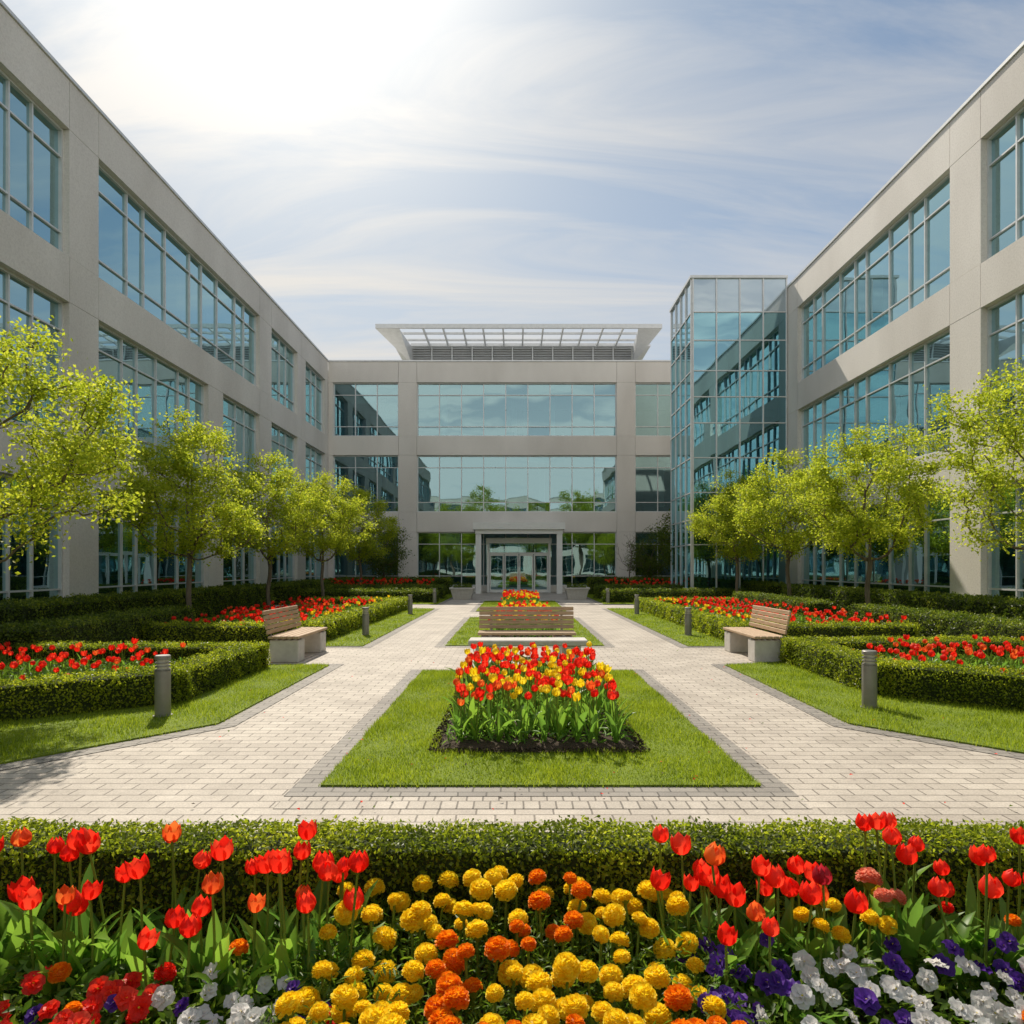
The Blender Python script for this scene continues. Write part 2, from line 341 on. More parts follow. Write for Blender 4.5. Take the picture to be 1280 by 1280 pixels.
hedge('boxwood_hedge',[(-7.4,13.85),(-4.2,13.85),(-4.2,25),(-7.4,25)],.4,.42,leaf=.045,dens=1500,m=M_hleaf2)
hedge('boxwood_hedge',[(7.9,13.85),(4.6,13.85),(4.6,25),(7.9,25)],.4,.42,leaf=.045,dens=1500,m=M_hleaf2)
hedge('tall_hedge',[(-9.9,5),(-9.9,26)],.9,.85,leaf=.06,dens=900)
hedge('tall_hedge',[(-9.9,28.5),(-9.9,41)],.9,.85,leaf=.07,dens=700)
hedge('tall_hedge',[(-7.9,11.0),(-7.9,15.5)],.8,.62,leaf=.05,dens=1200)
hedge('tall_hedge',[(10.8,5),(10.8,26)],.9,.85,leaf=.06,dens=900)
hedge('tall_hedge',[(10.8,28.5),(10.8,41)],.9,.85,leaf=.07,dens=700)
hedge('tall_hedge',[(8.75,11.6),(8.75,16.6)],.8,.62,leaf=.05,dens=1200)
hedge('tall_hedge',[(8.6,19.6),(8.6,25.3)],.8,.6,leaf=.05,dens=1200)
for sx,ax in((-1,-3.9),(1,4.3)):
    x1=ax+sx*5.4
    hedge('tall_hedge',[(ax,30),(x1,30)],.8,.55,leaf=.07,dens=700)
    hedge('tall_hedge',[(ax,33),(x1,33)],.8,.65,leaf=.07,dens=700)
    hedge('tall_hedge',[(ax+sx*.3,38.6),(x1,38.6)],1.0,.9,leaf=.08,dens=600)

# ---------------------------------------------------------------- flower templates
def tulip_head(openess):
    g=G(); H=.078
    for k in range(6):
        inner=k%2; a0=k*math.pi/3+.1; rr=.038*(1-.10*inner)
        V=[]
        vs=[0,.12,.35,.6,.82,.95,1.03]; prof=[.15,.66,1.0,1.0+.15*openess,.90+.45*openess,.78+.75*openess,.70+.95*openess]; wid=[.35,.72,.85,.85,.70,.46,.12]
        for v,pr,wd in zip(vs,prof,wid):
            for w in(-1,-.5,0,.5,1):
                a=a0+w*wd*.85; r=rr*pr*(1+.04*(1-abs(w)))
                V.append((r*math.cos(a),r*math.sin(a),v*H*(1-.06*inner)-.008*abs(w)**2*(v>.8)))
        F=[[i*5+j,i*5+j+1,(i+1)*5+j+1,(i+1)*5+j] for i in range(6) for j in range(4)]
        g.add(V,F,0)
    return g
def stem_t():
    g=G(); tube(g,[(0,0,0),(.01,0,.33),(.006,.006,.66),(0,0,1.0)],[.006,.0055,.005,.005],5,1,cap=False); return g
def tul_leaves(seed):
    g=G(); r=random.Random(seed)
    for k in range(r.choice([3,4])):
        a=k*2*math.pi/3.5+r.uniform(-.4,.4); Ln=r.uniform(.26,.37); W=r.uniform(.020,.032); bend=r.uniform(.3,1.1)
        V=[];tw=r.uniform(-.6,.6)
        n=8
        x=0;z=0;ang=math.radians(84)
        for i in range(n):
            t=i/(n-1); w=W*math.sin(math.pi*min(1,(t*.88+.1)))**.8*(1 if i<n-1 else .05)
            aa=a+tw*t
            dx,dy=math.cos(aa),math.sin(aa); px,py=-dy,dx
            bx,by=math.cos(a)*(.006+x),math.sin(a)*(.006+x)
            V+= [(bx+px*w,by+py*w,z+w*.1),(bx+dx*w*.35,by+dy*w*.35,z-w*.18),(bx-px*w,by-py*w,z+w*.1)]
            x+=math.cos(ang)*Ln/(n-1); z+=math.sin(ang)*Ln/(n-1); ang-=bend*(.10+.32*t)
        F=[[i*3+j,i*3+j+1,(i+1)*3+j+1,(i+1)*3+j] for i in range(n-1) for j in(0,1)]
        g.add(V,F,2)
    return g
TH=[tulip_head(o) for o in(-.35,-.2,-.05,.3)]
ST=stem_t(); TL=[tul_leaves(s) for s in range(5)]
FM=[M_red,M_stem,M_tul_leaf,M_red2,M_yel,M_ora,M_whi,M_pur,M_pin,M_dkr,M_filler]
def rotm(N,tilt):
    a=R.uniform(0,2*math.pi,N); b=R.uniform(0,2*math.pi,N); t=np.abs(R.normal(0,tilt,N))
    ca,sa=np.cos(a),np.sin(a); Z=np.zeros(N); O=np.ones(N)
    Rz=np.stack([np.stack([ca,-sa,Z],1),np.stack([sa,ca,Z],1),np.stack([Z,Z,O],1)],1)
    k=np.stack([np.cos(b),np.sin(b),Z],1); c,s=np.cos(t)[:,None,None],np.sin(t)[:,None,None]
    K=np.zeros((N,3,3)); K[:,0,2]=k[:,1];K[:,1,2]=-k[:,0];K[:,2,0]=-k[:,1];K[:,2,1]=k[:,0]
    Rt=np.eye(3)[None]+s*K+(1-c)*(K@K)
    return Rt@Rz
def tulips(g,P,H,cols,hs=1.0,ls=1.0,tilt=.1,z0=.06,leaf=True):
    P=np.asarray(P,float);N=len(P)
    if N==0: return
    M=rotm(N,tilt); base=np.c_[P,np.full(N,z0)]
    S=M.copy(); S[:,:,2]*=H[:,None]; S[:,:,0]*=hs; S[:,:,1]*=hs
    g.inst(ST,S,base)
    top=base+S[:,:,2]
    v=R.integers(0,len(TH),N); sc=hs*R.uniform(.78,1.14,N)
    for c in np.unique(cols):
        for k in range(len(TH)):
            q=(v==k)&(cols==c)
            if q.any(): g.inst(TH[k],(rotm(N,tilt*2)[q]@M[q])*sc[q][:,None,None],top[q],{0:int(c)})
    if leaf:
        v=R.integers(0,len(TL),N); M2=rotm(N,.12)*(ls*R.uniform(.75,1.15,N)*np.clip(H/.42,.6,1.3))[:,None,None]
        for k in range(len(TL)):
            q=v==k
            if q.any(): g.inst(TL[k],M2[q],base[q])
def poisson(poly,dens,mind):
    P=sample(poly,dens*3); keep=[]; cell={}
    for p in P:
        c=(int(p[0]//mind),int(p[1]//mind)); ok=True
        for i in(-1,0,1):
            for j in(-1,0,1):
                for q in cell.get((c[0]+i,c[1]+j),()):
                    if (q[0]-p[0])**2+(q[1]-p[1])**2<mind*mind: ok=False
        if ok: cell.setdefault(c,[]).append(p); keep.append(p)
    return np.array(keep)
def fill(g,poly,dens,zlo,zhi,size,m,asp=.3):
    P=sample(poly,dens); n=len(P)
    leaves(g,np.c_[P,R.uniform(zlo,zhi,n)],np.tile([0,0,1.],(n,1)),size,m,asp=asp,spread=.9,fold=.1,up=(0,0,.5))
g=G()
p=offset(beds['c1'],-.13); P=poisson(p,60,.10); n=len(P)
c=np.where(R.random(n)<.60,0,4); 
ny=(np.sin(P[:,0]*4+1)+np.sin(P[:,1]*3)); c=np.where((c==4)&(ny<-1.1),0,c); c=np.where(R.random(n)<.12,3,c)
tulips(g,P,R.uniform(.32,.48,n),c,hs=1.0,ls=1.1,tilt=.12)
fill(g,offset(beds['c1'],-.08),500,.07,.2,.10,2,asp=.2)
g.obj('tulip_bed',FM,smooth=True)
for k in('c2','c3'):
    g=G(); p=offset(beds[k],-.1); P=poisson(p,26,.13); n=len(P)
    tulips(g,P,R.uniform(.32,.46,n),np.where(R.random(n)<.62,0,4),hs=1.15,tilt=.1); fill(g,p,200,.07,.22,.13,2,asp=.25)
    g.obj('tulip_bed',FM,smooth=True)
for k in('nl','nr','fl','fr'):
    g=G(); p=offset(beds[k],-.3)
    near=k[0]=='n'
    P=poisson(p,20 if near else 13,.14 if near else .19); n=len(P)
    cl=np.sin(P[:,0]*3.1+P[:,1]*1.3)+np.sin(P[:,1]*2.7-P[:,0])+R.normal(0,.7,n)
    P=P[cl>-.7]; n=len(P)
    c=np.where(R.random(n)<.86,0,3)
    if not near:
        inner=np.abs(P[:,0]-.2)<5.3; c=np.where(inner&(R.random(n)<.6),4,c)
    tulips(g,P,R.uniform(.24,.42,n),c,hs=1.0 if near else 1.15,tilt=.14)
    fill(g,p,1100 if near else 320,.06,.24,.06 if near else .12,10,asp=.4)
    if near:
        e=sample(p,30); e=e[(e[:,1]<7.9)]
        nn=len(e); leaves(g,np.c_[e,R.uniform(.2,.26,nn)],np.tile([0,0,1.],(nn,1)),.07,5,asp=.9,spread=.5,fold=.2)
    g.obj('tulip_bed',FM,smooth=True)
for k in('el','er'):
    g=G(); p=offset(beds[k],-.1); P=poisson(p,10,.2); n=len(P)
    tulips(g,P,R.uniform(.5,.85,n),np.where(R.random(n)<.9,0,3),hs=1.5); fill(g,p,60,.07,.4,.25,10,asp=.4)
    g.obj('tulip_bed',FM,smooth=True)

# marigold template : layered ruffled petals over a domed core
def marigold(seed):
    r=np.random.default_rng(seed); g=G(); Rr=.038
    n=170; i=np.arange(n); z=1-(i+.5)/n*1.4
    rad=np.sqrt(1-np.clip(z,-1,1)**2); ph=i*2.399963
    d=np.c_[rad*np.cos(ph),rad*np.sin(ph),z]
    for k in range(n):
        dk=unit(d[k]+r.normal(0,.08,3)); 
        t=np.cross(dk,[0,0,1.])+r.normal(0,.25,3); t-=dk*np.dot(t,dk); t=unit(t)
        b=np.cross(dk,t); o=unit(dk+b*r.uniform(-.5,.2))
        base=dk*Rr*np.array([1,1,.78])*.66; L=Rr*r.uniform(.30,.42); w=.0075*r.uniform(.8,1.25)
        m1=base+o*L*.55; tip=base+o*L
        c1=b*.0022
        V=[base-t*w*.4,base+t*w*.4,m1-t*w,m1+c1,m1+t*w,tip-t*w*.75+c1*.5,tip+c1*1.6+o*.0015,tip+t*w*.75+c1*.5]
        g.add(V,[[0,1,3,2],[2,3,6,5],[3,4,7,6]],0)
    V=[];F=[]
    for a in range(5):
        th=a/4*2.1
        for b in range(8): V.append((Rr*.74*math.sin(th)*math.cos(b*math.pi/4),Rr*.74*math.sin(th)*math.sin(b*math.pi/4),Rr*.58*math.cos(th)))
    F=[[a*8+b,a*8+(b+1)%8,(a+1)*8+(b+1)%8,(a+1)*8+b] for a in range(4) for b in range(8)]
    g.add(V,F,0)
    V=[(.004*math.cos(t),.004*math.sin(t),-.035) for t in np.arange(6)*math.pi/3]+[(.024*math.cos(t),.024*math.sin(t),-.014) for t in np.arange(6)*math.pi/3]
    g.add(V,[[j,(j+1)%6,(j+1)%6+6,j+6] for j in range(6)],1)
    return g
MG=[marigold(s) for s in range(3)]
def marigolds(g,P,H,col,sc=1.0):
    N=len(P)
    if N==0:return
    M=rotm(N,.30); base=np.c_[P,np.full(N,.03)]; S=rotm(N,.08); S[:,:,2]*=H[:,None]
    g.inst(ST,S,base); top=base+S[:,:,2]; top[:,2]+=.02
    v=R.integers(0,3,N); s=sc*R.uniform(.66,1.10,N)
    for c in np.unique(col):
        for k in range(3):
            q=(v==k)&(col==c)
            if q.any(): g.inst(MG[k],M[q]*s[q][:,None,None],top[q],{0:int(c)})
def pansy(seed=0):
    g=G(); r=random.Random(seed)
    for k,(a,rr,of) in enumerate([(90,.020,.014),(162,.019,.015),(18,.019,.015),(234,.020,.014),(306,.020,.014)]):
        a=math.radians(a+r.uniform(-8,8)); cx,cy=of*math.cos(a),of*math.sin(a); n=12
        V=[(cx*.15,cy*.15,.001*k)]
        for i in range(n):
            t=i*2*math.pi/n; V.append((cx+rr*.55*math.cos(t),cy+rr*.55*math.sin(t),.002*k+.004+.0015*math.sin(4*t+k)))
        for i in range(n):
            t=i*2*math.pi/n; q=1+.09*math.sin(5*t+seed)+.05*math.sin(7*t+k)
            V.append((cx+rr*q*math.cos(t),cy+rr*q*math.sin(t),.002*k+.007+.0045*math.sin(5*t+k+seed)-.004*math.cos(t-a)))
        g.add(V,[[0,1+i,1+(i+1)%n] for i in range(n)],0)
        n0=g.n-len(V)
        g.F.append((np.array([[n0+1+i,n0+1+n+i,n0+1+n+(i+1)%n,n0+1+(i+1)%n] for i in range(n)]),np.zeros(n,int)))
    t=[i*math.pi/3 for i in range(6)]
    g.add([(0,0,.017)]+[(.004*math.cos(a),.004*math.sin(a),.0125) for a in t],[[0,1+i,1+(i+1)%6] for i in range(6)],4)
    return g
PAS=[pansy(0),pansy(3)]
def pansies(g,P,H,col,sc=1.0):
    N=len(P)
    if N==0:return
    M=rotm(N,.42); t=.60; Rx=np.array([[1,0,0],[0,math.cos(t),-math.sin(t)],[0,math.sin(t),math.cos(t)]])
    M=Rx[None]@M; s=sc*R.uniform(.72,1.12,N); v=R.integers(0,2,N)
    top=np.c_[P,H+.03]
    for c in np.unique(col):
        for k in(0,1):
            q=(col==c)&(v==k); g.inst(PAS[k],M[q]*s[q][:,None,None],top[q],{0:int(c)})
g=G(); P=poisson(rect(-.66,.62,1.45,2.68),260,.066)
x,y=P[:,0],P[:,1]; n=len(P)
f=np.sin(x*7+y*5)+np.sin(y*9-x*4)+R.normal(0,.35,n)
c=np.where((np.abs(x+.02+(y-2.2)*.1)<.27)&(y<2.56)&(f>-.2),5,4)
c=np.where((x>.2)&(y<2.05)&(f>.1),5,c)
hh=.285+.05*(np.sin(x*6+1)+np.sin(y*8))*.5+R.uniform(-.055,.055,n)
marigolds(g,P,hh,c,sc=1.0)
fill(g,rect(-.74,.74,1.3,2.7),9000,.06,.30,.036,10,asp=.28)
g.obj('marigold_flowers',FM,smooth=True)
def fg_tulips(cl,name):
    g=G(); PP=[];HH=[]
    for (cx,cy,sx,sy,n,h0,h1) in cl:
        for i in range(n):
            for _ in range(60):
                q=(cx+R.uniform(-1.5,1.5)*sx,min(cy+R.uniform(-1,1)*sy,2.66-R.uniform(0,.08)))
                if all((q[0]-w[0])**2+(q[1]-w[1])**2>.072**2 for w in PP): break
            PP.append(q); HH.append(R.uniform(h0,h1))
    PP=np.array(PP);HH=np.array(HH);n=len(PP)
    c=np.where(R.random(n)<.88,0,3); c=np.where(R.random(n)<.03,9,c)
    tulips(g,PP,HH,c,hs=.90,ls=.95,tilt=.09,z0=.03)
    k=n; v=R.integers(0,5,k); M2=rotm(k,.25)*R.uniform(.75,1.1,k)[:,None,None]
    Q=np.c_[PP+R.normal(0,.05,(k,2)),np.full(k,.03)]
    for j in range(5): g.inst(TL[j],M2[v==j],Q[v==j])
    g.obj(name,FM,smooth=True)
fg_tulips([(-1.68,2.44,.12,.16,11,.33,.55),(-1.36,2.48,.10,.14,7,.38,.56),(-.93,2.46,.10,.14,9,.36,.56),(-.70,2.44,.09,.16,9,.33,.54),(-1.15,2.32,.2,.1,4,.28,.40),(-2.6,2.4,.4,.2,22,.36,.55)],'tulip_flowers')
fg_tulips([(.64,2.48,.07,.14,9,.36,.58),(.86,2.50,.10,.12,7,.30,.50),(1.06,2.46,.07,.12,5,.33,.46),(1.40,2.53,.10,.10,6,.44,.60),(1.70,2.46,.12,.13,9,.32,.55),(2.6,2.4,.4,.2,22,.36,.55),(.80,2.2,.1,.05,2,.32,.38)],'tulip_flowers')
g=G()
fill(g,rect(-3.6,-.6,1.2,2.5),6500,.03,.24,.045,10,asp=.4); fill(g,rect(.6,3.6,1.2,2.5),5500,.03,.23,.045,10,asp=.4)
P=poisson(rect(.56,3.2,1.4,2.42),400,.050); x,y=P[:,0],P[:,1]; n=len(P)
f=np.sin(x*6+y*3)+np.sin(x*11-y*7)*.7+R.normal(0,.45,n)
c=np.where(f>.05,6,7)
keep=R.random(n)<np.clip((2.55-y)*2.4,.25,.8); pansies(g,P[keep],.20+.06*R.random(n)[keep],c[keep],1.05)
P=poisson(rect(-3.2,-.55,1.4,2.3),400,.050); x,y=P[:,0],P[:,1]; n=len(P)
f=np.sin(x*7+y*3+2)+np.sin(x*9-y*5)*.7+R.normal(0,.4,n)
c=np.where(f>.0,6,np.where(f>-.5,7,0)); c=np.where((x<-1.15)&(R.random(n)<.75),0,c)
keep=R.random(n)<np.clip((2.42-y)*1.9,.05,.75); pansies(g,P[keep],.18+.06*R.random(n)[keep],c[keep],1.0)
g.obj('pansy_flowers',FM,smooth=True)
g=G()
P=poisson(rect(-3.0,-.8,1.5,2.35),16,.15); n=len(P); marigolds(g,P,R.uniform(.18,.26,n),np.where(R.random(n)<.6,0,5),.8)
P=poisson(rect(1.02,1.38,2.36,2.62),140,.06); n=len(P); marigolds(g,P,R.uniform(.26,.32,n),np.full(n,4),.8)
P=poisson(rect(1.5,3.0,1.7,2.5),12,.15); n=len(P); marigolds(g,P,R.uniform(.22,.32,n),np.where(R.random(n)<.6,5,0),.9)
marigolds(g,np.array([[1.30,2.45],[1.40,2.48],[1.35,2.56]]),np.array([.36,.35,.37]),np.array([8,8,8]),1.15)
g.obj('bedding_flowers',FM,smooth=True)
g=G()
P=np.concatenate([sample(rect(-5,5.5,3.2,13),2.2),sample(rect(-1.4,1.7,4.9,5.8),6),sample(rect(-6,6,3.05,3.6),8)])
n=len(P); mi=R.random(n)
for lo,hi,m,sz in((0,.35,0,.028),(.35,.75,10,.03),(.75,1,11,.028)):
    q=P[(mi>=lo)&(mi<hi)]; leaves(g,np.c_[q,np.full(len(q),.034)],np.tile([0,0,1.],(len(q),1)),sz,m,asp=.6,spread=.2,fold=.2)
g.obj('fallen_petals',FM+[M_bark])

# ---------------------------------------------------------------- trees
def tree_mesh(seed,H=5.4,cr=1.75,zlow=1.85,nc=95,lp=130,leaf=.075,lm=None,sig=.17,trunk=.0085,bare=False):
    r=np.random.default_rng(seed)
    nodes=[np.array([0,0,-.05])];par=[-1]
    k=7
    for i in range(1,k+1):
        nodes.append(np.array([math.sin(i*.9+seed)*.03,math.cos(i*1.1+seed)*.03,(zlow-.1)*i/k])); par.append(i-1)
    top=k
    for i in range(1,6):
        nodes.append(np.array([math.sin(i+seed)*.06*i/2,math.cos(i*1.3+seed)*.06*i/2,zlow+(H-zlow)*.62*i/5])); par.append(len(nodes)-2)
    cz=zlow+(H-zlow)*.46
    C=[]
    while len(C)<nc:
        d=r.normal(size=3); d/=np.linalg.norm(d); rad=r.uniform(.25,1)**.42
        lump=1+.09*math.sin(3*math.atan2(d[1],d[0])+seed)+.07*math.sin(5*d[2]+2*seed+2*d[0]*2)
        hz=(H-cz) if d[2]>0 else (cz-zlow)
        c=np.array([d[0]*cr*rad*lump,d[1]*cr*rad*lump,cz+d[2]*hz*rad*min(lump,1.05)])
        if c[2]<zlow+.15 and math.hypot(c[0],c[1])<cr*.45: continue
        C.append(c)
    C.sort(key=lambda c:np.linalg.norm(c-nodes[top]))
    plen=[0]*len(nodes)
    for i in range(1,len(nodes)): plen[i]=plen[i-1]+np.linalg.norm(nodes[i]-nodes[par[i]])
    for c in C:
        A=np.array(nodes); d=np.linalg.norm(A-c,axis=1); 
        horiz=np.hypot(A[:,0],A[:,1]); ch=math.hypot(c[0],c[1])
        cost=d+.35*np.array(plen)+ 3*np.maximum(0,A[:,2]-c[2]+.1)+2*np.maximum(0,horiz-ch)
        cost[:top-0]+=50
        j=int(np.argmin(cost)); a=A[j]; n=4
        for i in range(1,n+1):
            t=i/n; p=a*(1-t)+c*t; p=p+np.array([0,0,-.10*math.sin(math.pi*t)*d[j]])+r.normal(0,.025,3)*(i<n)
            nodes.append(p); par.append(j if i==1 else len(nodes)-2); plen.append(plen[par[-1]]+np.linalg.norm(p-nodes[par[-1]]))
    n=len(nodes); cnt=np.zeros(n); ch=set(par)
    for i in range(n-1,0,-1):
        if i not in ch: cnt[i]+=1
        cnt[par[i]]+=cnt[i]
    rad=trunk*np.sqrt(np.maximum(cnt,.6)); rad[0]*=1.35; rad[1]*=1.1
    g=G()
    for i in range(1,n):
        a,b=nodes[par[i]],nodes[i]; s=8 if rad[i]>.03 else 4
        ra=rad[par[i]] if rad[par[i]]<rad[i]*1.8 else rad[i]*1.3
        tube(g,[a,b],[ra,rad[i]],s,1,cap=False)
    if not bare:
        P=[]
        for c in C:
            m=int(lp*r.uniform(.4,1.5)); P.append(c+r.normal(0,sig*r.uniform(.7,1.25),(m,3))*np.array([1,1,.7]))
        A=np.array(nodes[top+6:]); 
        idx=r.integers(0,len(A),int(nc*lp*.3)); P.append(A[idx]+r.normal(0,.14,(len(idx),3)))
        P=np.concatenate(P); P=P[P[:,2]>zlow-.25]
        leaves(g,P,np.tile([0,0,.6],(len(P),1)),leaf,0,asp=.62,spread=.8,fold=.1)
    o=g.obj('shade_tree',[lm or M_tleaf,M_bark],smooth=False)
    return o
def place(o,loc,rot=0,sc=1,name=None):
    if isinstance(sc,(int,float)): sc=(sc,sc,sc)
    o.location=loc; o.rotation_euler=(0,0,rot); o.scale=sc
    if name: o.name=name
def dup(o,loc,rot,sc,name):
    c=bpy.data.objects.new(name,o.data); scene.collection.objects.link(c); place(c,loc,rot,sc); return c
ta=tree_mesh(1,nc=105,lp=165,leaf=.080,sig=.16); tb=tree_mesh(2,nc=110,lp=165,leaf=.080,sig=.16); tcn=tree_mesh(3,H=5.2,nc=100,lp=165,leaf=.080,sig=.16)
tnear=tree_mesh(4,H=5.0,cr=1.75,zlow=1.9,nc=120,lp=175,leaf=.062,sig=.145)
tnear2=tree_mesh(5,H=5.9,cr=1.9,zlow=1.9,nc=125,lp=175,leaf=.068,sig=.16)
place(ta,(-8.5,17.7,0),0,1.0)
dup(tcn,(-8.5,23.4,0),1.2,1.05,'shade_tree'); dup(tb,(-8.4,29.5,0),2.2,1.05,'shade_tree'); dup(ta,(-8.2,35.8,0),4.2,1.05,'shade_tree')
place(tb,(9.8,18.9,0),.6,1.02); place(tcn,(9.7,24.2,0),3,1.08); dup(ta,(9.5,29.2,0),5,1.02,'shade_tree')
place(tnear,(-6.15,7.6,0),1.0,.90); place(tnear2,(10.05,12.9,0),2.0,1.0)
dup(tnear2,(-8.8,3.2,0),1.0,1.0,'shade_tree'); dup(tnear,(9.9,6.4,0),4.0,1.0,'shade_tree')
td=tree_mesh(9,H=4.6,cr=1.5,zlow=1.0,nc=60,lp=90,leaf=.10,lm=M_tleafd,sig=.22)
place(td,(-7.7,39.6,0),0,1.0); dup(td,(9.2,36.5,0),2,1.15,'shade_tree'); dup(td,(8.0,39.8,0),1,.9,'shade_tree')
tbare=tree_mesh(11,H=3.9,cr=1.0,zlow=1.0,nc=50,bare=True,trunk=.006); place(tbare,(6.6,39.4,0),0,1.0,'bare_sapling')
for i,(x,y,s) in enumerate([(-19,-22,2.5),(-11,-25,2.2),(-4.5,-24,2.7),(3,-26,2.1),(10,-24,2.6),(18,-23,2.4),(27,-26,2.5),(-28,-24,2.6)]):
    dup([ta,tb,tcn][i%3],(x,y,0),i*1.3,s,'shade_tree')

# ---------------------------------------------------------------- buildings
bld=empty('office_building')
gc,gm,gg,gi,gt=G(),G(),G(),G(),G()
LV=[(.38,3.75),(5.0,8.55),(9.75,13.1)]; TOP=14.4
def quad(g,P,m=0): g.add(P,[[0,1,2,3]],m)
def window(T,a,b,z0,z1,pat,tr=(.62,.75),glass=0,blinds=.12):
    xs=[a]
    tot=b-a; unitw=sum(pat); reps=max(1,round(tot/unitw)); sc=tot/(reps*unitw)
    for r_ in range(reps):
        for w in pat: xs.append(xs[-1]+w*sc)
    xs[-1]=b
    zs=[z0,z0+tr[0],z1-tr[1],z1]
    for i in range(len(xs)-1):
        for j in range(len(zs)-1):
            t=R.normal(0,.004,4); n0=-.26
            P=[T(xs[i],n0+t[0],zs[j]),T(xs[i+1],n0+t[1],zs[j]),T(xs[i+1],n0+t[2]+t[1],zs[j+1]),T(xs[i],n0+t[2]+t[0],zs[j+1])]
            quad(gg,P,glass)
        if R.random()<blinds:
            d=R.choice([.4,.75,1.2,1.8]); d=min(d,z1-z0)
            quad(gi,[T(xs[i]+.05,-.45,z1-d),T(xs[i+1]-.05,-.45,z1-d),T(xs[i+1]-.05,-.45,z1),T(xs[i]+.05,-.45,z1)],2)
    for x in xs[1:-1]: box(gm,(x-.025,-.30,z0+.06),(x+.025,-.19,z1-.06),0,T)
    for x,s in((a,1),(b,-1)): box(gm,(min(x,x+s*.06),-.33,z0+.06),(max(x,x+s*.06),-.17,z1-.06),0,T)
    box(gm,(a,-.33,z0),(b,-.15,z0+.06),0,T); box(gm,(a,-.33,z1-.06),(b,-.17,z1),0,T)
    for z in zs[1:-1]: box(gm,(a+.06,-.295,z-.022),(b-.06,-.195,z+.022),0,T)
def facade(T,s0,s1,wins,pat,joints=(),levels=LV,top=TOP,depth=.42,interior=True,coping=True,back=6.5):
    gap=.008
    zb=[(0,levels[0][0])]+[(levels[i][1],levels[i+1][0]) for i in range(len(levels)-1)]+[(levels[-1][1],top)]
    js=sorted(set([s0,s1,*joints]))
    for z0,z1 in zb:
        for a,b in zip(js[:-1],js[1:]): box(gc,(a+gap,-depth,z0+(gap if z0>0 else 0)),(b-gap,0,z1-gap),0,T)
    for (z0,z1),ws in zip(levels,wins):
        e=[s0]+[v for w in ws for v in w]+[s1]
        for a,b in zip(e[0::2],e[1::2]):
            if b-a>.02: box(gc,(a+(gap if a==s0 else 0),-depth,z0),(b-(gap if b==s1 else 0),-.004,z1),0,T)
        for a,b in ws: window(T,a,b,z0,z1,pat)
    if coping: box(gm,(s0,-depth-.05,top),(s1,.05,top+.09),0,T)
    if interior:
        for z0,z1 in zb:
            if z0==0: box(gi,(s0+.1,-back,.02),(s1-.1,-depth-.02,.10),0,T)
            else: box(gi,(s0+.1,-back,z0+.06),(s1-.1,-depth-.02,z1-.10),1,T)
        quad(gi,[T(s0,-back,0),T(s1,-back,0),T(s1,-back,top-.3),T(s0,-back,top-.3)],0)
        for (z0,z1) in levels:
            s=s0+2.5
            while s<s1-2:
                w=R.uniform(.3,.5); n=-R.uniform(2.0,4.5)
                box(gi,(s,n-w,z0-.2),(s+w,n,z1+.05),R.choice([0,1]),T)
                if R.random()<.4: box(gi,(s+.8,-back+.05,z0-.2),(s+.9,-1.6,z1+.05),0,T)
                s+=R.uniform(2.6,5.5)
            s=s0+1
            while s<s1-2.2:
                box(gi,(s,-2.3,z0-.1),(s+1.6,-1.5,z0+R.uniform(.3,.6)),0,T); s+=R.uniform(2,4)
XL,XR,YB=-11.75,12.5,42.5
TLf=lambda s,n,z:(XL+n,s,z)
TRt=lambda s,n,z:(XR-n,s,z)
TB=lambda s,n,z:(s,YB-n,z)
PAT=[1.55,.85,1.2]
wL=[[(-9.5,3.5),(4.7,17.9),(19.15,26.0),(27.3,31.2),(32.7,36.6),(38.0,41.9)],
    [(-9.5,3.5),(4.7,17.9),(19.15,26.0),(27.3,31.2),(32.7,36.6),(38.0,41.9)],
    [(-9.5,3.5),(4.7,17.9),(19.15,31.2),(32.7,36.6),(38.0,41.9)]]
facade(TLf,-10,YB,wL,PAT,joints=[4.1,17.9,19.15,31.2,32.7,37.3])
wR=[[(-9.5,4.5),(5.7,18.3),(19.6,30.2),(36,41)]]*3
facade(TRt,-10,YB,wR,PAT,joints=[5.1,18.3,19.6,30.2])
wB=[[(-11.45,-7.35),(-6.2,6.3),(7.45,11.8)]]*3
facade(TB,XL+.004,XR-.004,wB,[1.39],joints=[-7.35,-6.2,6.3,7.45],back=8)
box(gt,(XL-11,-10,13.65),(XL-.45,YB+12,13.95),0); box(gt,(XR+.45,-10,13.65),(XR+11,YB+12,13.95),0); box(gt,(XL-.44,YB+.45,13.65),(XR+.44,YB+12,13.95),0)
for x0,x1 in((XL-11.3,XL-11),(XR+11,XR+11.3)): box(gc,(x0,-10,0),(x1,YB+12,TOP),0)
box(gc,(XL-10.98,-10.3,0),(XL-.44,-10.02,TOP),0); box(gc,(XR+.44,-10.3,0),(XR+10.98,-10.02,TOP),0)
box(gc,(XL-11,YB+12.02,0),(XR+11,YB+12.3,TOP),0)
